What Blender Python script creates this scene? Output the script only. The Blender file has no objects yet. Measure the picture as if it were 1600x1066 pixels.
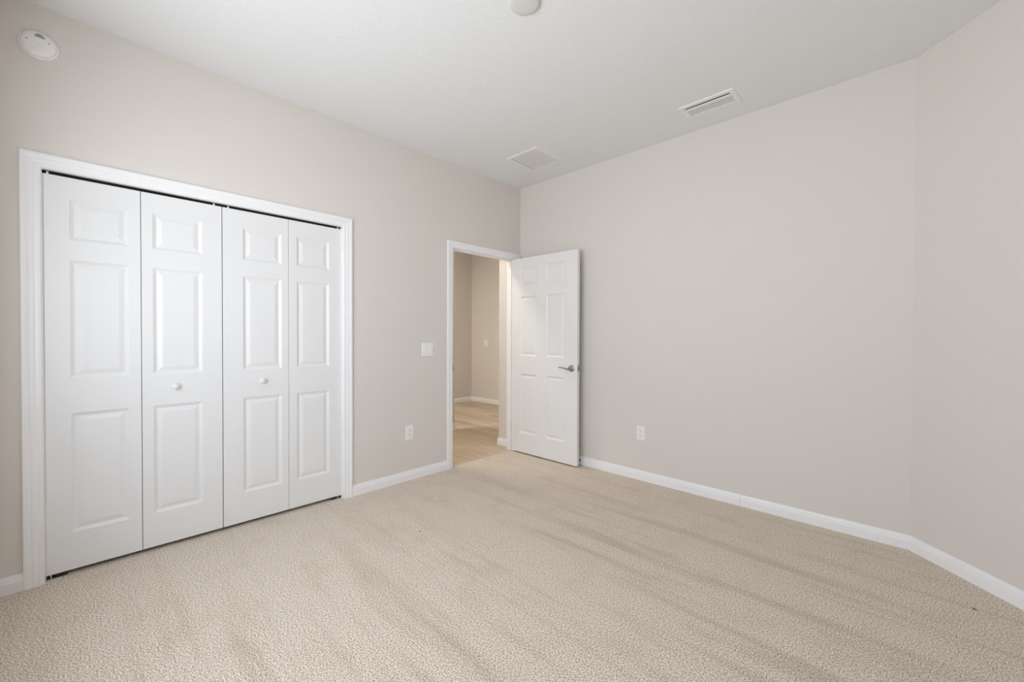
import bpy, bmesh, math, random
from mathutils import Vector, Matrix
random.seed(4)
S = bpy.context.scene
COL = S.collection
R = math.radians

# ------------------------------------------------------------------ camera
H = 2.846                                   # ceiling height
EYE = Vector((3.0866, -3.3399, 1.235))
yaw, pit, rol = R(43.8364), R(0.6334), R(0.1852)
fw = Vector((-math.sin(yaw) * math.cos(pit), math.cos(yaw) * math.cos(pit), -math.sin(pit)))
rt = Vector((math.cos(yaw), math.sin(yaw), 0))
up = rt.cross(fw)
rt, up = rt * math.cos(rol) + up * math.sin(rol), up * math.cos(rol) - rt * math.sin(rol)
cam = bpy.data.objects.new('camera', bpy.data.cameras.new('camera'))
COL.objects.link(cam)
cam.matrix_world = Matrix(((rt.x, up.x, -fw.x, EYE.x), (rt.y, up.y, -fw.y, EYE.y),
                           (rt.z, up.z, -fw.z, EYE.z), (0, 0, 0, 1)))
cam.data.sensor_fit = 'HORIZONTAL'
cam.data.sensor_width = 36.0
cam.data.lens = 646.6 / 1600 * 36.0
cam.data.clip_start = 0.02
S.camera = cam

# ------------------------------------------------------------------ view, world, lights
S.view_settings.view_transform = 'Standard'
S.view_settings.look = 'None'
S.view_settings.gamma = 1.0
S.view_settings.exposure = -1.17
S.view_settings.use_curve_mapping = False
S.cycles.use_denoising = True
S.cycles.max_bounces = 16
S.cycles.diffuse_bounces = 10
S.cycles.sample_clamp_indirect = 6.0

SKY = 14.0          # daylight sky, mostly under the eaves
GROUND = 16.5       # sunlit ground outside the window
w = bpy.data.worlds.new('daylight')
S.world = w
w.use_nodes = True
nt = w.node_tree
bg = nt.nodes['Background']
tc = nt.nodes.new('ShaderNodeTexCoord')
sx = nt.nodes.new('ShaderNodeSeparateXYZ')
mr = nt.nodes.new('ShaderNodeMapRange')
mr.inputs['From Min'].default_value = -0.06
mr.inputs['From Max'].default_value = 0.06
mx = nt.nodes.new('ShaderNodeMix')
mx.data_type = 'RGBA'
mx.inputs[6].default_value = (GROUND * 0.94, GROUND * 0.985, GROUND * 1.05, 1)
mx.inputs[7].default_value = (SKY * 0.905, SKY * 0.985, SKY * 1.10, 1)
nt.links.new(tc.outputs['Generated'], sx.inputs[0])
nt.links.new(sx.outputs['Z'], mr.inputs['Value'])
nt.links.new(mr.outputs[0], mx.inputs[0])
nt.links.new(mx.outputs[2], bg.inputs['Color'])

WIN = (0.62, 3.05, 0.75, 2.20)               # x0, x1, z0, z1 of the bedroom window in the back wall
YB = -3.69                                   # back wall


def area(name, loc, rot, sx_, sy_, energy, color=(1, 1, 1), portal=False):
    l = bpy.data.lights.new(name, 'AREA')
    l.shape = 'RECTANGLE'
    l.size, l.size_y, l.energy, l.color = sx_, sy_, energy, color
    o = bpy.data.objects.new(name, l)
    COL.objects.link(o)
    o.location, o.rotation_euler = loc, rot
    if portal:
        l.cycles.is_portal = True
    return o


area('window_portal', ((WIN[0] + WIN[1]) / 2, YB - 0.02, (WIN[2] + WIN[3]) / 2), (R(90), 0, 0),
     WIN[1] - WIN[0], WIN[3] - WIN[2], 1.0, portal=True)
# ceiling lamp of the hall, and an added fill light for the room beyond
area('hall_ceiling_lamp', (-0.68, -1.15, H - 0.03), (0, 0, 0), 0.35, 0.35, 48, (1.0, 0.90, 0.78))
area('far_room_fill_light', (-2.05, -0.95, H - 0.03), (0, 0, 0), 0.5, 0.5, 98, (1.0, 0.985, 0.95))


# ------------------------------------------------------------------ materials
def mat(name, color, rough=0.5, metal=0.0, spec=0.5):
    m = bpy.data.materials.new(name)
    m.use_nodes = True
    b = m.node_tree.nodes['Principled BSDF']
    b.inputs['Base Color'].default_value = (*color, 1)
    b.inputs['Roughness'].default_value = rough
    b.inputs['Metallic'].default_value = metal
    b.inputs['Specular IOR Level'].default_value = spec
    return m


def nodes(m):
    t = m.node_tree
    return t, t.nodes['Principled BSDF']


def add_bump(m, scale, strength, dist, detail=2.0, kind='noise', ramp=None):
    t, b = nodes(m)
    tc = t.nodes.new('ShaderNodeTexCoord')
    n = t.nodes.new('ShaderNodeTexNoise')
    n.inputs['Scale'].default_value = scale
    n.inputs['Detail'].default_value = detail
    t.links.new(tc.outputs['Object'], n.inputs['Vector'])
    out = n.outputs['Fac']
    if ramp:
        r = t.nodes.new('ShaderNodeValToRGB')
        r.color_ramp.elements[0].position, r.color_ramp.elements[1].position = ramp
        t.links.new(out, r.inputs[0])
        out = r.outputs[0]
    bu = t.nodes.new('ShaderNodeBump')
    bu.inputs['Strength'].default_value = strength
    bu.inputs['Distance'].default_value = dist
    t.links.new(out, bu.inputs['Height'])
    t.links.new(bu.outputs['Normal'], b.inputs['Normal'])
    return m


M_WALL = add_bump(mat('greige_wall_paint', (0.705, 0.671, 0.633), 0.75, spec=0.25), 90, 0.06, 0.003, 3)
M_CEIL = add_bump(mat('white_textured_ceiling', (0.768, 0.782, 0.785), 0.9, spec=0.15), 60, 0.17, 0.004, 3, ramp=(0.45, 0.62))
M_TRIM = mat('white_trim_paint', (0.865, 0.868, 0.875), 0.32, spec=0.5)
M_DOOR = mat('white_door_paint', (0.79, 0.796, 0.795), 0.38, spec=0.5)
M_PLASTIC = mat('white_plastic', (0.84, 0.84, 0.825), 0.35)
M_GRILLE = mat('white_grille_enamel', (0.80, 0.80, 0.79), 0.4)
M_TRACK_SHADE = mat('painted_recess_shade', (0.02, 0.02, 0.02), 0.8)  # near-black paints the shade of the gap at the closet door head
M_SLOT = mat('dark_slot', (0.05, 0.05, 0.045), 0.7)
M_NICKEL = mat('satin_nickel', (0.40, 0.375, 0.345), 0.25, 1.0)
M_RUBBER = mat('black_rubber', (0.02, 0.02, 0.02), 0.7)
M_BLANK = mat('cover_plate_white', (0.66, 0.655, 0.635), 0.5)
M_DUCT_SHADE = mat('painted_duct_shade', (0.06, 0.06, 0.06), 0.6)  # near-black sheet stands for the shade up inside the vents
M_CLOSET = mat('closet_interior', (0.45, 0.42, 0.38), 0.9)
M_STEEL = mat('zinc_steel', (0.62, 0.62, 0.62), 0.35, 1.0)
M_SPECK = mat('dark_lint', (0.05, 0.04, 0.03), 0.9)


def carpet_material():
    m = mat('beige_cut_pile_carpet', (0.55, 0.47, 0.38), 0.95, spec=0.1)
    t, b = nodes(m)
    L = t.links.new
    tc = t.nodes.new('ShaderNodeTexCoord')
    # tuft scale speckle
    n1 = t.nodes.new('ShaderNodeTexNoise')
    n1.inputs['Scale'].default_value = 165
    n1.inputs['Detail'].default_value = 4.0
    n1.inputs['Roughness'].default_value = 0.75
    L(tc.outputs['Object'], n1.inputs['Vector'])
    r1 = t.nodes.new('ShaderNodeValToRGB')
    e = r1.color_ramp.elements
    e[0].position, e[0].color = 0.38, (0.22, 0.165, 0.115, 1)
    e[1].position, e[1].color = 0.62, (1.0, 0.91, 0.80, 1)
    mid = e.new(0.5)
    mid.color = (0.69, 0.585, 0.48, 1)
    L(n1.outputs['Fac'], r1.inputs[0])
    # vacuum tracks: pile laid in fanned bands running across the room
    mp = t.nodes.new('ShaderNodeMapping')
    mp.inputs['Rotation'].default_value = (0, 0, R(9))
    mp.inputs['Scale'].default_value = (0.42, 4.6, 1)
    L(tc.outputs['Object'], mp.inputs['Vector'])
    n2 = t.nodes.new('ShaderNodeTexNoise')
    n2.inputs['Scale'].default_value = 1.5
    n2.inputs['Detail'].default_value = 4.0
    n2.inputs['Roughness'].default_value = 0.62
    L(mp.outputs[0], n2.inputs['Vector'])
    r2 = t.nodes.new('ShaderNodeValToRGB')
    e = r2.color_ramp.elements
    e[0].position, e[0].color = 0.34, (0.835, 0.815, 0.785, 1)
    e[1].position, e[1].color = 0.50, (1.0, 1.0, 1.0, 1)
    L(n2.outputs['Fac'], r2.inputs[0])
    # soft footprints and scuffs
    n3 = t.nodes.new('ShaderNodeTexNoise')
    n3.inputs['Scale'].default_value = 5.0
    n3.inputs['Detail'].default_value = 3.0
    L(tc.outputs['Object'], n3.inputs['Vector'])
    r3 = t.nodes.new('ShaderNodeValToRGB')
    e = r3.color_ramp.elements
    e[0].position, e[0].color = 0.30, (0.945, 0.935, 0.92, 1)
    e[1].position, e[1].color = 0.48, (1.0, 1.0, 1.0, 1)
    L(n3.outputs['Fac'], r3.inputs[0])

    def mul(a, c):
        x = t.nodes.new('ShaderNodeMix')
        x.data_type = 'RGBA'
        x.blend_type = 'MULTIPLY'
        x.inputs[0].default_value = 1.0
        L(a, x.inputs[6])
        L(c, x.inputs[7])
        return x.outputs[2]
    # the tracks only show out in the room, the carpet along the closet is untouched
    sp = t.nodes.new('ShaderNodeSeparateXYZ')
    L(tc.outputs['Object'], sp.inputs[0])
    mr = t.nodes.new('ShaderNodeMapRange')
    mr.inputs['From Min'].default_value, mr.inputs['From Max'].default_value = 0.4, 1.4
    mr.inputs['To Min'].default_value = 0.35
    L(sp.outputs['X'], mr.inputs['Value'])
    fade = t.nodes.new('ShaderNodeMix')
    fade.data_type = 'RGBA'
    fade.inputs[6].default_value = (1, 1, 1, 1)
    L(mr.outputs[0], fade.inputs[0])
    L(r2.outputs[0], fade.inputs[7])
    L(mul(mul(r1.outputs[0], fade.outputs[2]), r3.outputs[0]), b.inputs['Base Color'])
    bu = t.nodes.new('ShaderNodeBump')
    bu.inputs['Strength'].default_value = 0.55
    bu.inputs['Distance'].default_value = 0.005
    L(n1.outputs['Fac'], bu.inputs['Height'])
    L(bu.outputs['Normal'], b.inputs['Normal'])
    b.inputs['Sheen Weight'].default_value = 0.15
    return m


def plank_material():
    m = mat('light_oak_planks', (0.5, 0.38, 0.25), 0.38, spec=0.4)
    t, b = nodes(m)
    L = t.links.new
    tc = t.nodes.new('ShaderNodeTexCoord')
    br = t.nodes.new('ShaderNodeTexBrick')
    br.offset = 0.37
    br.inputs['Scale'].default_value = 1.0
    br.inputs['Brick Width'].default_value = 1.2
    br.inputs['Row Height'].default_value = 0.13
    br.inputs['Mortar Size'].default_value = 0.0012
    br.inputs['Color1'].default_value = (0.46, 0.365, 0.265, 1)
    br.inputs['Color2'].default_value = (0.66, 0.545, 0.42, 1)
    br.inputs['Mortar'].default_value = (0.36, 0.27, 0.19, 1)
    L(tc.outputs['Object'], br.inputs['Vector'])
    mp = t.nodes.new('ShaderNodeMapping')
    mp.inputs['Scale'].default_value = (1.2, 26, 1)
    L(tc.outputs['Object'], mp.inputs['Vector'])
    n = t.nodes.new('ShaderNodeTexNoise')
    n.inputs['Scale'].default_value = 2.0
    n.inputs['Detail'].default_value = 5
    L(mp.outputs[0], n.inputs['Vector'])
    r = t.nodes.new('ShaderNodeValToRGB')
    e = r.color_ramp.elements
    e[0].position, e[0].color = 0.3, (0.80, 0.77, 0.73, 1)
    e[1].position, e[1].color = 0.65, (1.06, 1.05, 1.03, 1)
    L(n.outputs['Fac'], r.inputs[0])
    x = t.nodes.new('ShaderNodeMix')
    x.data_type = 'RGBA'
    x.blend_type = 'MULTIPLY'
    x.inputs[0].default_value = 1.0
    L(br.outputs['Color'], x.inputs[6])
    L(r.outputs[0], x.inputs[7])
    L(x.outputs[2], b.inputs['Base Color'])
    return m


def glass_material():
    m = bpy.data.materials.new('window_glass')
    m.use_nodes = True
    t = m.node_tree
    t.nodes.clear()
    o = t.nodes.new('ShaderNodeOutputMaterial')
    tr = t.nodes.new('ShaderNodeBsdfTransparent')
    gl = t.nodes.new('ShaderNodeBsdfGlossy')
    gl.inputs['Roughness'].default_value = 0.02
    mi = t.nodes.new('ShaderNodeMixShader')
    mi.inputs[0].default_value = 0.06
    t.links.new(tr.outputs[0], mi.inputs[1])
    t.links.new(gl.outputs[0], mi.inputs[2])
    t.links.new(mi.outputs[0], o.inputs[0])
    return m


M_CARPET, M_PLANK, M_GLASS = carpet_material(), plank_material(), glass_material()


# ------------------------------------------------------------------ mesh helpers
def new(): return bmesh.new()


def box(bm, x0, x1, y0, y1, z0, z1, mtx=None):
    v = [bm.verts.new((x, y, z)) for x in (x0, x1) for y in (y0, y1) for z in (z0, z1)]
    if mtx:
        for q in v:
            q.co = mtx @ q.co
    for f in ((0, 1, 3, 2), (4, 6, 7, 5), (0, 4, 5, 1), (2, 3, 7, 6), (0, 2, 6, 4), (1, 5, 7, 3)):
        bm.faces.new([v[i] for i in f])
    return bm


def prism(bm, poly, z0, z1):
    a = [bm.verts.new((x, y, z0)) for x, y in poly]
    c = [bm.verts.new((x, y, z1)) for x, y in poly]
    n = len(poly)
    bm.faces.new(a[::-1])
    bm.faces.new(c)
    for i in range(n):
        bm.faces.new((a[i], a[(i + 1) % n], c[(i + 1) % n], c[i]))
    return bm


def lathe(bm, prof, n=40, mtx=Matrix()):
    """prof: (radius, height) pairs turned about +Z; zero radius closes an end."""
    rings = []
    for r, z in prof:
        if r < 1e-6:
            rings.append([bm.verts.new(mtx @ Vector((0, 0, z)))])
        else:
            rings.append([bm.verts.new(mtx @ Vector((r * math.cos(2 * math.pi * i / n), r * math.sin(2 * math.pi * i / n), z))) for i in range(n)])
    for a, c in zip(rings, rings[1:]):
        for i in range(n):
            j = (i + 1) % n
            if len(a) == 1 and len(c) == 1:
                continue
            if len(a) == 1:
                bm.faces.new((a[0], c[j], c[i]))
            elif len(c) == 1:
                bm.faces.new((a[i], a[j], c[0]))
            else:
                bm.faces.new((a[i], a[j], c[j], c[i]))
    return bm


def tube(bm, pts, rad, n=14):
    """Round bar along pts with a radius (or (ru, rv)) per point, capped."""
    pts = [Vector(p) for p in pts]
    rings = []
    ref = Vector((0, 0, 1))
    for i, p in enumerate(pts):
        d = (pts[min(i + 1, len(pts) - 1)] - pts[max(i - 1, 0)]).normalized()
        u = d.cross(ref)
        u = u.normalized() if u.length > 1e-4 else Vector((1, 0, 0))
        v = u.cross(d)
        r = rad[i] if isinstance(rad, (list, tuple)) else rad
        ru, rv = r if isinstance(r, tuple) else (r, r)
        rings.append([bm.verts.new(p + u * ru * math.cos(2 * math.pi * k / n) + v * rv * math.sin(2 * math.pi * k / n)) for k in range(n)])
    for a, c in zip(rings, rings[1:]):
        for k in range(n):
            bm.faces.new((a[k], a[(k + 1) % n], c[(k + 1) % n], c[k]))
    bm.faces.new(rings[0][::-1])
    bm.faces.new(rings[-1])
    return bm


def sweep(bm, prof, path, frames):
    """prof: list of (a, b); path: points; frames: per point (A, B) vectors so vertex = p + A*a + B*b. Closed profile, capped."""
    rings = []
    for p, (A, B) in zip(path, frames):
        rings.append([bm.verts.new(Vector(p) + Vector(A) * a + Vector(B) * b_) for a, b_ in prof])
    n = len(prof)
    for r0, r1 in zip(rings, rings[1:]):
        for k in range(n):
            bm.faces.new((r0[k], r0[(k + 1) % n], r1[(k + 1) % n], r1[k]))
    bm.faces.new(rings[0][::-1])
    bm.faces.new(rings[-1])
    return bm


def obj(name, bm, material, parent=None, bevel=0.0, smooth=False, seg=2):
    bmesh.ops.recalc_face_normals(bm, faces=bm.faces)
    me = bpy.data.meshes.new(name)
    bm.to_mesh(me)
    bm.free()
    me.materials.append(material)
    o = bpy.data.objects.new(name, me)
    COL.objects.link(o)
    if parent:
        o.parent = parent
    if bevel:
        b = o.modifiers.new('edge', 'BEVEL')
        b.width, b.segments, b.limit_method, b.angle_limit = bevel, seg, 'ANGLE', R(40)
    if smooth:
        for p in me.polygons:
            p.use_smooth = True
        try:
            me.set_sharp_from_angle(angle=R(38))
        except Exception:
            pass
    return o


def tag(o, label, cat, group=None):
    o['label'], o['category'] = label, cat
    if group:
        o['group'] = group
    return o


def struct(o, label=None, cat=None):
    o['kind'] = 'structure'
    if label:
        o['label'], o['category'] = label, cat
    return o


def thing(name, label, cat, loc=(0, 0, 0), rotz=0.0, group=None):
    o = bpy.data.objects.new(name, None)
    o.empty_display_size = 0.05
    COL.objects.link(o)
    o.location, o.rotation_euler = loc, (0, 0, rotz)
    return tag(o, label, cat, group)


# ------------------------------------------------------------------ room shell
T = 0.115                                    # wall thickness
CL = (-3.470, -1.972, 2.056)                 # closet opening y0, y1, head
EN = (-0.930, -0.088, 2.062)                 # entry opening y0, y1, head
BEND = 3.1009
ANG = (3.95, -(3.95 - BEND))                 # end of the angled wall

bm = new()
box(bm, -T, 0, YB - T, CL[0] - 0.016, 0, H)
box(bm, -T, 0, CL[0] - 0.016, CL[1] + 0.016, CL[2] + 0.016, H)
box(bm, -T, 0, CL[1] + 0.016, EN[0] - 0.016, 0, H)
box(bm, -T, 0, EN[0] - 0.016, EN[1] + 0.016, EN[2] + 0.016, H)
box(bm, -T, 0, EN[1] + 0.016, 0.0, 0, H)
bmesh.ops.remove_doubles(bm, verts=bm.verts, dist=1e-5)
struct(obj('wall_left', bm, M_WALL), 'greige wall with the white closet doors and the hall doorway', 'wall')

k = T * math.tan(R(22.5))
struct(obj('wall_right', prism(new(), [(-0.305, -0.0), (BEND, 0), (BEND + k, T), (-0.305, T)], -0.01, H), M_WALL),
       'plain greige wall behind the open white door', 'wall')
struct(obj('wall_angled', prism(new(), [(BEND, 0), ANG, (ANG[0] + T * 0.7071, ANG[1] + T * 0.7071), (BEND + k, T)], 0, H), M_WALL),
       'greige wall turning off at an angle from the long plain wall', 'wall')
struct(obj('wall_side', box(new(), ANG[0], ANG[0] + T, YB - T, ANG[1] + 0.05, 0, H), M_WALL))
bm = new()
x0, x1, z0, z1 = WIN
box(bm, 0, x0, YB - T, YB, 0, H)
box(bm, x1, ANG[0], YB - T, YB, 0, H)
box(bm, x0, x1, YB - T, YB, 0, z0)
box(bm, x0, x1, YB - T, YB, z1, H)
struct(obj('wall_back', bm, M_WALL))
bm = new()                                   # window frame of the bedroom, behind the camera
fy0, fy1 = YB - 0.085, YB - 0.045
for a in ((x0, x0 + .04, z0, z1), (x1 - .04, x1, z0, z1), (x0 + .04, x1 - .04, z0, z0 + .04), (x0 + .04, x1 - .04, z1 - .04, z1),
          (x0 + .04, x1 - .04, (z0 + z1) / 2 - .02, (z0 + z1) / 2 + .02)):
    box(bm, a[0], a[1], fy0, fy1, a[2], a[3])
wf = struct(obj('window_1', bm, M_TRIM))
obj('pane', box(new(), x0 + .04, x1 - .04, YB - .067, YB - .063, z0 + .04, z1 - .04), M_GLASS, wf)

struct(obj('floor', prism(new(), [(-0.70, YB - T), (-0.70, -1.80), (-0.024, -1.80), (-0.024, 0.03), (3.14, 0.03), (4.02, -0.83), (4.02, YB - T)], -0.03, 0.0), M_CARPET),
       'beige cut-pile carpet with vacuum tracks', 'carpet')
struct(obj('hall_floor', box(new(), -3.15, -0.024, -2.3, 2.05, -0.04, -0.007), M_PLANK), 'light wood plank floor beyond the doorway', 'floor')
struct(obj('ceiling', box(new(), -3.15, 4.10, YB - T, 2.05, H, H + 0.1), M_CEIL), 'white knockdown-textured ceiling', 'ceiling')

# closet shell behind the folding doors
bm = new()
box(bm, -0.72, -0.70, -3.75, -1.75, -0.03, 2.5)
box(bm, -0.70, -T, -3.75, -3.73, 0, 2.5)
box(bm, -0.70, -T, -1.78, -1.76, 0, 2.5)
box(bm, -0.70, -T, -3.73, -1.78, 2.48, 2.5)
struct(obj('wall_closet', bm, M_CLOSET))

# hall walls seen through the doorway
struct(obj('wall_hall_corner', box(new(), -0.305, -T - 0.0, -0.022, 0.0, -0.007, H), M_WALL))
struct(obj('wall_hall_side', box(new(), -0.305, -0.305 + T, T, 1.94, -0.007, H), M_WALL))
struct(obj('wall_hall_opposite', box(new(), -1.36, -1.25, -2.2, 0.075, -0.007, H), M_WALL))
struct(obj('wall_hall_end', box(new(), -1.36, -T, -2.3, -2.2, -0.007, H), M_WALL))
struct(obj('wall_far', box(new(), -3.12, -0.19, 1.885, 2.0, -0.007, H), M_WALL), 'far greige wall beyond the doorway', 'wall')
struct(obj('wall_far_side', box(new(), -3.12, -3.01, -2.3, 1.885, -0.007, H), M_WALL))
struct(obj('wall_far_end', box(new(), -3.01, -1.36, -2.3, -2.2, -0.007, H), M_WALL))

# ------------------------------------------------------------------ baseboards and casings
BT, BH = 0.0133, 0.0824
BPROF = [(0, 0), (BT, 0), (BT, 0.050), (BT - 0.0022, 0.0545), (BT - 0.0030, 0.0600), (BT - 0.0028, 0.0640), (0.0078, 0.0690), (0.0062, 0.0745), (0.0058, 0.0795), (0.0042, BH), (0, BH)]


def base_run(bm, pts, z=0.0):
    """Baseboard along a plan polyline; the room lies to the left of the walking direction; mitred at bends."""
    pts = [Vector((x, y, z)) for x, y in pts]
    fr = []
    for i, p in enumerate(pts):
        ns = []
        if i > 0:
            d = (pts[i] - pts[i - 1]).normalized()
            ns.append(Vector((-d.y, d.x, 0)))
        if i < len(pts) - 1:
            d = (pts[i + 1] - pts[i]).normalized()
            ns.append(Vector((-d.y, d.x, 0)))
        n = sum(ns, Vector()) / len(ns)
        n = n / n.length_squared if len(ns) == 2 else n
        fr.append((n, Vector((0, 0, 1))))
    return sweep(bm, BPROF, pts, fr)


CW = 0.066
bm = new()
base_run(bm, [(0, EN[0] - 0.062), (0, CL[1] + 0.004 + CW)])
base_run(bm, [(0, CL[0] - 0.004 - CW), (0, YB)])
struct(obj('baseboard_left', bm, M_TRIM), 'white baseboard below the light switch and beside the closet casing', 'baseboard')
bm = new()
JX = 2.205
base_run(bm, [(JX - 0.0008, 0), (0.0, 0)])
base_run(bm, [(BEND - 0.0006, 0), (JX + 0.0008, 0)])
struct(obj('baseboard_right', bm, M_TRIM), 'white baseboard along the long plain wall behind the door', 'baseboard')
bm = new()
base_run(bm, [ANG, (BEND + 0.0004, -0.0004)])
struct(obj('baseboard_angled', bm, M_TRIM), 'white baseboard along the angled wall', 'baseboard')
struct(obj('baseboard_side', base_run(new(), [(ANG[0], YB), (ANG[0], ANG[1])]), M_TRIM))
struct(obj('baseboard_back', base_run(new(), [(0, YB), (ANG[0], YB)]), M_TRIM))
bm = new()
base_run(bm, [(-T - 0.02, -0.022), (-0.305, -0.022), (-0.305, 1.885)], -0.007)
struct(obj('baseboard_hall_corner', bm, M_TRIM))
bm = new()
base_run(bm, [(-1.36, 0.075), (-1.25, 0.075), (-1.25, -2.2)], -0.007)
struct(obj('baseboard_hall_opposite', bm, M_TRIM))
bm = new()
base_run(bm, [(-0.305, 1.885), (-3.01, 1.885), (-3.01, -2.2)], -0.007)
struct(obj('baseboard_far', bm, M_TRIM), 'white baseboard of the far wall beyond the doorway', 'baseboard')


def casing(bm, y0, y1, zt, wd):
    """Colonial casing around an opening in the wall x = 0: y0, y1, zt are the inner edges."""
    q = wd / 0.066
    prof = [(0, 0), (0, 0.0085), (0.003 * q, 0.0105), (0.012 * q, 0.0110), (0.020 * q, 0.0105), (0.025 * q, 0.0125), (0.030 * q, 0.0140), (0.036 * q, 0.0140),
            (0.040 * q, 0.0125), (0.043 * q, 0.0140), (0.049 * q, 0.0165), (0.058 * q, 0.0172), (0.063 * q, 0.0172), (wd, 0.0155), (wd, 0)]
    X = (1, 0, 0)
    return sweep(bm, prof, [(0, y0, 0), (0, y0, zt), (0, y1, zt), (0, y1, 0)],
                 [((0, -1, 0), X), ((0, -1, 1), X), ((0, 1, 1), X), ((0, 1, 0), X)])


# closet casing with its jamb and the folding-door track
tr = struct(obj('trim_1', casing(new(), CL[0] - 0.004, CL[1] + 0.004, CL[2] + 0.004, CW), M_TRIM), 'white moulded casing around the closet opening', 'door casing')
bm = new()
box(bm, -T, 0, CL[0] - 0.016, CL[0], 0, CL[2] + 0.016)
box(bm, -T, 0, CL[1], CL[1] + 0.016, 0, CL[2] + 0.016)
box(bm, -T, 0, CL[0], CL[1], CL[2], CL[2] + 0.016)
obj('jamb', bm, M_TRIM, tr)
bm = new()
DX = -0.022                                   # room face of the closet doors
box(bm, DX - 0.030, DX - 0.004, CL[0] + 0.002, CL[1] - 0.002, CL[2] - 0.0015, CL[2])
box(bm, DX - 0.006, DX - 0.004, CL[0] + 0.002, CL[1] - 0.002, CL[2] - 0.004, CL[2])
box(bm, DX - 0.032, DX - 0.030, CL[0] + 0.002, CL[1] - 0.002, CL[2] - 0.012, CL[2])
obj('track', bm, M_TRACK_SHADE, tr)['label'] = 'door track, painted dark as shade, under the head of the closet casing'
for yy, s in ((CL[0], 1), (CL[1], -1)):
    bm = new()
    a, c = sorted((yy, yy + s * 0.075))
    box(bm, DX - 0.030, DX - 0.004, a, c, 0.0, 0.003)
    a, c = sorted((yy, yy + s * 0.003))
    box(bm, DX - 0.030, DX - 0.004, a, c, 0.003, 0.025)
    obj('floor_bracket', bm, M_STEEL, tr)['label'] = 'metal pivot bracket at the foot of the closet jamb'

# entry casing, jamb, stop and strike plate
tr2 = struct(obj('trim_2', casing(new(), EN[0] + 0.0 - 0.004, EN[1] + 0.004, EN[2] + 0.004, 0.058), M_TRIM), 'white moulded casing around the hall doorway', 'door casing')
bm = new()
box(bm, -T, 0, EN[0] - 0.016, EN[0], -0.007, EN[2] + 0.016)
box(bm, -T, 0, EN[1], EN[1] + 0.016, -0.007, EN[2] + 0.016)
box(bm, -T, 0, EN[0], EN[1], EN[2], EN[2] + 0.016)
obj('jamb', bm, M_TRIM, tr2)
bm = new()
box(bm, -0.075, -0.040, EN[0], EN[0] + 0.011, -0.007, EN[2])
box(bm, -0.075, -0.040, EN[1] - 0.011, EN[1], -0.007, EN[2])
box(bm, -0.075, -0.040, EN[0] + 0.011, EN[1] - 0.011, EN[2] - 0.011, EN[2])
obj('door_stop_bead', bm, M_TRIM, tr2)
bm = new()
box(bm, -0.032, -0.002, EN[0], EN[0] + 0.0016, 0.905, 0.965)
box(bm, -0.006, 0.010, EN[0], EN[0] + 0.0030, 0.915, 0.955)
obj('strike_plate', bm, M_NICKEL, tr2)['label'] = 'metal strike plate on the door jamb'


# ------------------------------------------------------------------ panelled doors
RINGS = [(0.0, 0.0), (0.004, -0.0030), (0.010, -0.0062), (0.015, -0.0090), (0.020, -0.0090), (0.040, -0.0032), (0.044, -0.0028)]


def panel_face(bm, wd, z0, z1, panels, y, s):
    """Moulded door face in the plane y, outward direction s = -1 (towards -y) or +1; panels are (u0, u1, v0, v1) rectangles."""
    us = sorted({0.0, wd, *[p[i] for p in panels for i in (0, 1)]})
    vs = sorted({z0, z1, *[p[i] for p in panels for i in (2, 3)]})

    def V(u, v, d=0.0):
        return bm.verts.new((u, y + s * d, v))
    for a, c in zip(us, us[1:]):
        for e, f in zip(vs, vs[1:]):
            um, vm = (a + c) / 2, (e + f) / 2
            if any(p[0] < um < p[1] and p[2] < vm < p[3] for p in panels):
                continue
            bm.faces.new((V(a, e), V(c, e), V(c, f), V(a, f)))
    for u0, u1, v0, v1 in panels:
        prev = None
        for ins, d in RINGS:
            r = [V(u0 + ins, v0 + ins, d), V(u1 - ins, v0 + ins, d), V(u1 - ins, v1 - ins, d), V(u0 + ins, v1 - ins, d)]
            if prev:
                for k in range(4):
                    bm.faces.new((prev[k], prev[(k + 1) % 4], r[(k + 1) % 4], r[k]))
            prev = r
        bm.faces.new(prev)


def panel_door(wd, z0, z1, thick, panels):
    """Door slab: u along +X from 0, thickness from y=0 (room face, outward -y) to y=thick."""
    bm = new()
    panel_face(bm, wd, z0, z1, panels, 0.0, -1)
    panel_face(bm, wd, z0, z1, panels, thick, 1)
    for u in (0.0, wd):
        bm.faces.new([bm.verts.new(p) for p in ((u, 0, z0), (u, thick, z0), (u, thick, z1), (u, 0, z1))])
    for z in (z0, z1):
        bm.faces.new([bm.verts.new(p) for p in ((0, 0, z), (wd, 0, z), (wd, thick, z), (0, thick, z))])
    bmesh.ops.remove_doubles(bm, verts=bm.verts, dist=1e-5)
    return bm


ROWS = ((0.215, 0.832), (1.012, 1.620), (1.724, 1.931))
DZ0, DZ1 = 0.024, 2.0395
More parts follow.
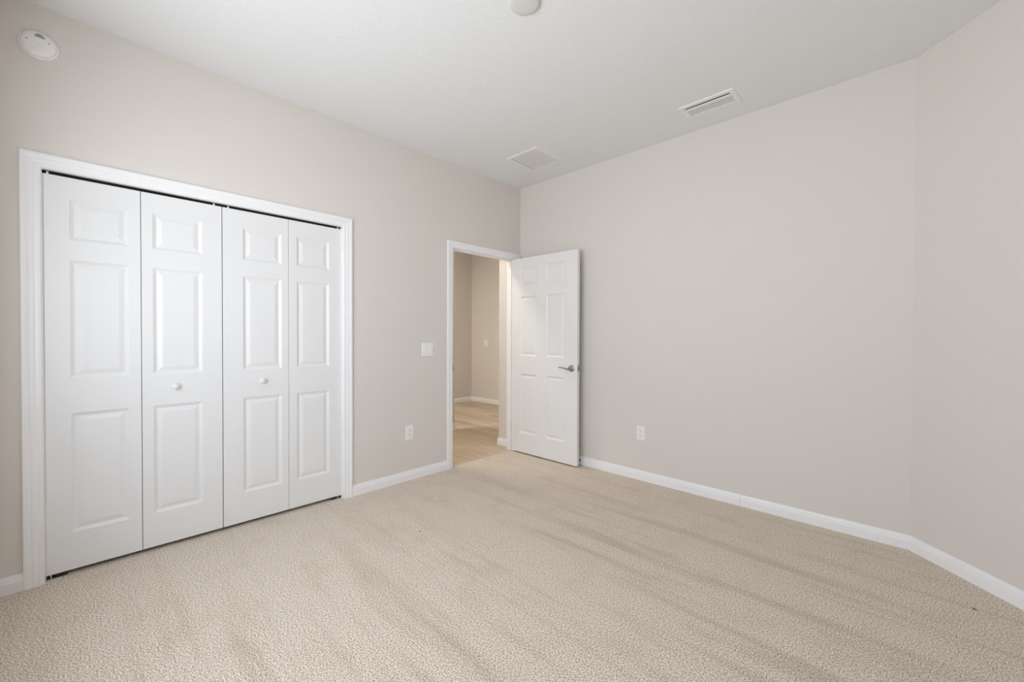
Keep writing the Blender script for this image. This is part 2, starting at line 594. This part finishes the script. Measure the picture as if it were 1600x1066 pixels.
# leaf extents in y, and where the panels begin and end in y
LEAVES = [(-3.4698, -3.1065, -3.378, -3.155), (-3.1035, -2.7270, -3.055, -2.827),
          (-2.7225, -2.3430, -2.613, -2.386), (-2.3405, -1.9722, -2.288, -2.064)]
PINS = [(-3.452,), (-2.765,), (-2.690,), (-1.996,)]
pairs = (('white folding closet door at the end below the smoke alarm', (0, 1)),
         ('white folding closet door next to the wall with the light switch', (2, 3)))
for di, (lab, idx) in enumerate(pairs):
    pair = bpy.data.objects.new('door_%d' % (di + 1), None)
    COL.objects.link(pair)
    pair.empty_display_size = 0.1
    ly0 = LEAVES[idx[0]][0]
    pair.location = (DX, ly0, 0)
    pair.rotation_euler = (0, 0, R(90))      # local +x -> world +y, local -y -> world +x
    struct(pair, lab, 'closet door')
    for li in idx:
        a, c, p0, p1 = LEAVES[li]
        bm = panel_door(c - a, DZ0, DZ1, 0.030, [(p0 - a, p1 - a, r0, r1) for r0, r1 in ROWS])
        leaf = obj('leaf', bm, M_DOOR, pair, bevel=0.0012)
        leaf.location = (a - ly0, 0, 0)
        if li in (1, 2):
            kb = new()
            ky = (-2.959 if li == 1 else -2.508) - a
            lathe(kb, [(0.0, 0.0), (0.0085, 0.0), (0.0080, 0.007), (0.0075, 0.010), (0.0110, 0.0130), (0.0158, 0.0175), (0.0172, 0.0225), (0.0160, 0.0265), (0.0115, 0.0295), (0.0050, 0.0308), (0.0, 0.0310)],
                  32, Matrix.Translation((ky, 0, 0.937)) @ Matrix.Rotation(R(90), 4, 'X'))
            obj('knob', kb, M_DOOR, leaf, smooth=True)
        pb = new()
        tube(pb, [(PINS[li][0] - a, 0.009, DZ1 - 0.004), (PINS[li][0] - a, 0.009, CL[2] - 0.0015)], 0.0045, 12)
        obj('guide_pin', pb, M_PLASTIC, leaf)
        if li in (0, 3):
            pb = new()
            tube(pb, [(PINS[li][0] - a, 0.016, 0.004), (PINS[li][0] - a, 0.016, DZ0 + 0.003)], 0.004, 10)
            obj('pivot_pin', pb, M_STEEL, leaf)

# entry door, standing open against the long wall
HW, HT = 0.836, 0.035
door = obj('door_3', panel_door(HW, 0.016, 2.054, HT, [(0.115, 0.338, r0, r1) for r0, r1 in ((0.22, 0.842), (1.032, 1.652), (1.766, 1.962))]
                                + [(0.462, 0.692, r0, r1) for r0, r1 in ((0.22, 0.842), (1.032, 1.652), (1.766, 1.962))]), M_DOOR, bevel=0.0012)
door.location = (0.012, -0.132, 0)
door.rotation_euler = (0, 0, R(0.35))
struct(door, 'white six-panel door with a metal lever, standing open in front of the long wall', 'door')


def lever(side):
    """Rose and curved lever on one face of the door; side -1 is the face seen, +1 the face towards the wall."""
    y = 0.0 if side < 0 else HT
    turn = Matrix.Translation((0.772, y, 0.934)) @ Matrix.Rotation(R(90 if side < 0 else -90), 4, 'X')
    rose = obj('door_handle', lathe(new(), [(0.0, 0.0), (0.0325, 0.0), (0.0330, 0.003), (0.0315, 0.0065), (0.0255, 0.0090), (0.0235, 0.0120), (0.0165, 0.0150), (0.0125, 0.0200), (0.0115, 0.0360), (0.0120, 0.0480), (0.0095, 0.0515), (0.0, 0.0525)], 36, turn),
               M_NICKEL, door, smooth=True)
    rose['label'] = 'satin metal rose with a curved lever'
    o = 0.043 * side
    pts = [(0.772 + 0.006, y + o, 0.930), (0.772 - 0.010, y + o, 0.927), (0.772 - 0.030, y + o * 1.05, 0.930), (0.772 - 0.055, y + o * 1.10, 0.936), (0.772 - 0.080, y + o * 1.12, 0.940),
           (0.772 - 0.100, y + o * 1.12, 0.9405), (0.772 - 0.115, y + o * 1.10, 0.938), (0.772 - 0.122, y + o * 1.08, 0.9365)]
    obj('lever', tube(new(), pts, [0.0085, 0.0100, 0.0080, 0.0062, (0.0060, 0.0056), (0.0070, 0.0060), (0.0065, 0.0058), (0.0030, 0.0030)], 16), M_NICKEL, rose, smooth=True)


lever(-1)
bm = new()
box(bm, HW - 0.0004, HW + 0.0012, 0.0055, 0.0295, 0.906, 0.963)
box(bm, HW + 0.0012, HW + 0.011, 0.0115, 0.0235, 0.926, 0.944)
obj('latch_plate', bm, M_NICKEL, door)['label'] = 'metal latch plate on the door edge'
for hz in (0.25, 1.03, 1.83):
    bm = new()
    tube(bm, [(-0.004, HT + 0.006, hz - 0.045), (-0.004, HT + 0.006, hz + 0.045)], 0.006, 12)
    box(bm, -0.0008, 0.0, 0.004, HT, hz - 0.044, hz + 0.044)
    obj('hinge', bm, M_NICKEL, door)

# ------------------------------------------------------------------ small fittings
# door stop screwed to the baseboard behind the open door
ds = thing('door_stop', 'small metal door stop on the baseboard behind the open door', 'door stop', (0.806, -BT, 0.043))
rx = Matrix.Rotation(R(90), 4, 'X')
obj('base', lathe(new(), [(0, 0), (0.0125, 0), (0.0125, 0.003), (0.009, 0.006), (0, 0.006)], 24, rx), M_NICKEL, ds, smooth=True)
obj('rod', lathe(new(), [(0, 0.005), (0.0055, 0.005), (0.0055, 0.052), (0, 0.052)], 18, rx), M_NICKEL, ds, smooth=True)
obj('tip', lathe(new(), [(0, 0.050), (0.0085, 0.050), (0.0090, 0.062), (0.0070, 0.066), (0, 0.066)], 20, rx), M_RUBBER, ds, smooth=True)


def plate(bm, w_, h_, d=0.006):
    """Wall plate lying in local XZ, back at y=0, facing -y, with a sloped rim."""
    rings = []
    for ins, dep in ((0.0, 0.0), (0.0, d * 0.35), (0.0025, d * 0.75), (0.006, d)):
        a, c = w_ / 2 - ins, h_ / 2 - ins
        rings.append([bm.verts.new((sx_ * a, -dep, sz_ * c)) for sx_, sz_ in ((-1, -1), (1, -1), (1, 1), (-1, 1))])
    for r0, r1 in zip(rings, rings[1:]):
        for k_ in range(4):
            bm.faces.new((r0[k_], r0[(k_ + 1) % 4], r1[(k_ + 1) % 4], r1[k_]))
    bm.faces.new(rings[0])
    bm.faces.new(rings[-1])
    return bm


def rocker(bm, cx):
    """Paddle switch: frame and a face broken in the middle so that its lower half stands out."""
    w2, h2 = 0.0165, 0.0335
    box(bm, cx - w2, cx + w2, -0.0075, -0.0055, -h2, h2)
    w2, h2 = 0.0140, 0.0305
    pr = [(-h2, -0.0125), (0.0, -0.0100), (h2, -0.0082)]
    for (za, ya), (zb, yb) in zip(pr, pr[1:]):
        v = [bm.verts.new(p) for p in ((cx - w2, ya, za), (cx + w2, ya, za), (cx + w2, yb, zb), (cx - w2, yb, zb))]
        q = [bm.verts.new(p) for p in ((cx - w2, -0.007, za), (cx + w2, -0.007, za), (cx + w2, -0.007, zb), (cx - w2, -0.007, zb))]
        bm.faces.new(v)
        for k_ in range(4):
            bm.faces.new((v[k_], v[(k_ + 1) % 4], q[(k_ + 1) % 4], q[k_]))


def switch(name, label, loc, rotz, group=None):
    s = thing(name, label, 'light switch', loc, rotz, group)
    obj('wall_plate', plate(new(), 0.122, 0.122), M_PLASTIC, s, bevel=0.0008)
    for cx in (-0.0235, 0.0235):
        bm = new()
        rocker(bm, cx)
        obj('rocker', bm, M_PLASTIC, s)
    for cx in (-0.0235, 0.0235):
        for z in (-0.048, 0.048):
            obj('screw', lathe(new(), [(0, 0.0056), (0.0032, 0.0056), (0.0030, 0.0068), (0, 0.0072)], 12, Matrix.Translation((cx, 0, z)) @ rx), M_PLASTIC, s)
    return s


def outlet(name, label, loc, rotz, group=None):
    s = thing(name, label, 'electrical outlet', loc, rotz, group)
    obj('wall_plate', plate(new(), 0.078, 0.124), M_PLASTIC, s, bevel=0.0008)
    for z in (-0.0195, 0.0195):
        bm = new()
        n = 28
        ring = []
        for k_ in range(n):
            t = 2 * math.pi * k_ / n
            ring.append((max(-0.0165, min(0.0165, 0.0195 * math.cos(t))), max(-0.0145, min(0.0145, 0.0185 * math.sin(t)))))
        f = [bm.verts.new((a, -0.0078, c + z)) for a, c in ring]
        g = [bm.verts.new((a, -0.0050, c + z)) for a, c in ring]
        bm.faces.new(f)
        for k_ in range(n):
            bm.faces.new((f[k_], f[(k_ + 1) % n], g[(k_ + 1) % n], g[k_]))
        soc = obj('socket', bm, M_PLASTIC, s)
        bm = new()
        box(bm, -0.0075, -0.0052, -0.0081, -0.0070, z + 0.0000, z + 0.0090)
        box(bm, 0.0052, 0.0075, -0.0081, -0.0070, z + 0.0010, z + 0.0080)
        lathe(bm, [(0, 0.0070), (0.0028, 0.0070), (0.0028, 0.0081), (0, 0.0081)], 12, Matrix.Translation((0, 0, z - 0.0070)) @ rx)
        obj('slot', bm, M_SLOT, soc)['label'] = 'dark plug slots'
    obj('screw', lathe(new(), [(0, 0.0056), (0.0032, 0.0056), (0.0030, 0.0068), (0, 0.0072)], 12, rx), M_PLASTIC, s)
    return s


switch('light_switch', 'white double light switch on the wall between closet and doorway', (0, -1.207, 1.115), R(90))
switch('light_switch', 'small white switch plate on the far wall seen through the doorway', (-2.603, 1.885, 1.112), 0)
outlet('wall_outlet', 'white outlet low on the closet wall, below the light switch', (0, -1.390, 0.406), R(90))
outlet('wall_outlet', 'white outlet low on the long plain wall beside the open door', (1.425, 0, 0.404), 0)

# smoke alarm high on the closet wall
sa = thing('smoke_detector', 'round white smoke alarm high on the wall above the closet', 'smoke detector', (0, -3.4745, 2.648))
ry = Matrix.Rotation(R(90), 4, 'Y')
obj('base', lathe(new(), [(0, 0), (0.066, 0), (0.067, 0.003), (0.067, 0.008), (0.0645, 0.0105), (0, 0.0105)], 64, ry), M_PLASTIC, sa, smooth=True)
SAP = [(0.0600, 0.0100), (0.0600, 0.0165), (0.0590, 0.0205), (0.0560, 0.0260), (0.0490, 0.0305), (0.0380, 0.0335), (0.0200, 0.0350), (0.0, 0.0355)]
cov = obj('cover', lathe(new(), [(0, 0.0100)] + SAP, 64, ry), M_PLASTIC, sa, smooth=True)


def sa_height(r):
    for (r0, h0), (r1, h1) in zip(SAP[1:], SAP[2:]):
        if r1 <= r <= r0:
            return h0 + (h1 - h0) * (r0 - r) / (r0 - r1)
    return SAP[-1][1]


bm = new()
# the sounder: short dark slits in a round cluster above the middle
for i, dy in enumerate((-0.0145, -0.0095, -0.0045, 0.0005, 0.0055, 0.0105, 0.0150)):
    half = math.sqrt(max(0.00028 - dy * dy, 0.00003))
    for zc in (0.0,):
        cy, cz = 0.004 + dy, 0.0275 + zc
        hh = sa_height(math.hypot(cy, cz))
        a = math.atan2(cz, cy)
        slope = 0.16
        mt = Matrix.Translation((hh - 0.0006, cy, cz)) @ Matrix.Rotation(slope * math.sin(a) * 1.2, 4, 'Y')
        box(bm, 0, 0.0012, -0.0011, 0.0011, -half * 0.9, half * 0.9, mt)
obj('sounder', bm, M_SLOT, sa)['label'] = 'dark sounder slits of the alarm'
for cy, cz in ((-0.0375, 0.006), (0.0340, 0.0130)):
    hh = sa_height(math.hypot(cy, cz))
    obj('indicator', lathe(new(), [(0, 0), (0.0026, 0), (0.0022, 0.0012), (0, 0.0014)], 16, Matrix.Translation((hh - 0.0003, cy, cz)) @ ry), M_SLOT, sa)
bm = new()
lathe(bm, [(0, 0.0), (0.0145, 0.0), (0.0145, 0.0010), (0.0130, 0.0018), (0, 0.0022)], 32, Matrix.Translation((sa_height(0.02) - 0.0006, 0.004, -0.020)) @ ry)
obj('test_button', bm, M_PLASTIC, sa, smooth=True)

# round blank cover in the middle of the ceiling
cp = obj('ceiling_cover', lathe(new(), [(0, 0.0), (0.072, 0.0), (0.0735, -0.003), (0.0735, -0.010), (0.0700, -0.0150), (0.0600, -0.0185), (0.0300, -0.0205), (0, -0.0210)], 64), M_BLANK, smooth=True)
cp.location = (1.737, -1.855, H)
tag(cp, 'round white blank cover on the middle of the ceiling', 'ceiling cover')


def vent(name, label, x0, x1, y0, y1, rim, slats, along, tilt, depth):
    """Ceiling grille hanging 6 mm below the ceiling: rim, dark sheet painted as duct shade above the slats, one child per slat."""
    cx, cy = (x0 + x1) / 2, (y0 + y1) / 2
    v = thing(name, label, 'air vent', (cx, cy, H))
    a, c = (x1 - x0) / 2, (y1 - y0) / 2
    bm = new()
    rings = []
    for ins, dep in ((0.0, 0.0), (0.0, -0.0015), (0.0030, -0.0060), (rim * 0.82, -0.0075), (rim, -0.0065), (rim, 0.0)):
        rings.append([bm.verts.new((sx_ * (a - ins), sy_ * (c - ins), dep)) for sx_, sy_ in ((-1, -1), (1, -1), (1, 1), (-1, 1))])
    for r0, r1 in zip(rings, rings[1:] + rings[:1]):
        for k_ in range(4):
            bm.faces.new((r0[k_], r0[(k_ + 1) % 4], r1[(k_ + 1) % 4], r1[k_]))
    obj('frame', bm, M_GRILLE, v)
    ia, ic = a - rim, c - rim
    obj('duct', box(new(), -ia, ia, -ic, ic, -0.0010, -0.0002), M_DUCT_SHADE, v)['label'] = 'dark sheet painted as the duct shade behind the slats'
    for off, wd, tl in slats:
        bm = new()
        th = 0.0011
        if along == 'x':
            mt = Matrix.Translation((0, off, depth)) @ Matrix.Rotation(R(tl), 4, 'X')
            box(bm, -ia, ia, -wd / 2, wd / 2, -th / 2, th / 2, mt)
        else:
            mt = Matrix.Translation((off, 0, depth)) @ Matrix.Rotation(R(tl), 4, 'Y')
            box(bm, -wd / 2, wd / 2, -ic, ic, -th / 2, th / 2, mt)
        obj('slat', bm, M_GRILLE, v)
    return v


vent('supply_vent', 'long white supply vent with open slats on the ceiling near the plain wall', 1.893, 2.252, -0.418, -0.220, 0.034,
     [(-0.0385, 0.0210, -8), (-0.0140, 0.0200, 6), (0.0080, 0.0200, 6), (0.0300, 0.0200, 6), (0.0520, 0.0200, 6)], 'x', 0, -0.0068)
n_s = 20
vent('return_grille', 'square white return grille with fine slats on the ceiling by the room corner', 0.441, 0.797, -0.660, -0.286, 0.029,
     [(-0.1345 + i * (0.276 / (n_s - 1)), 0.0122, 1) for i in range(n_s)], 'y', 0, -0.0055)

# two dark specks lying on the carpet
for (px, py), rz, ln, lab in (((3.313, -0.535), R(-40), 0.0085, 'dark speck of lint on the carpet near the angled wall'),
                              ((0.869, -1.865), R(30), 0.0055, 'dark speck of lint on the carpet out in front of the closet')):
    o = obj('lint_speck', tube(new(), [(-ln, 0, 0), (-ln * .4, 0.001, 0.0006), (ln * .3, -0.0008, 0.0004), (ln, 0.0006, 0)], [0.0012, 0.0022, 0.0020, 0.0010], 8), M_SPECK)
    o.location, o.rotation_euler = (px, py, 0.0022), (0, 0, rz)
    tag(o, lab, 'lint')
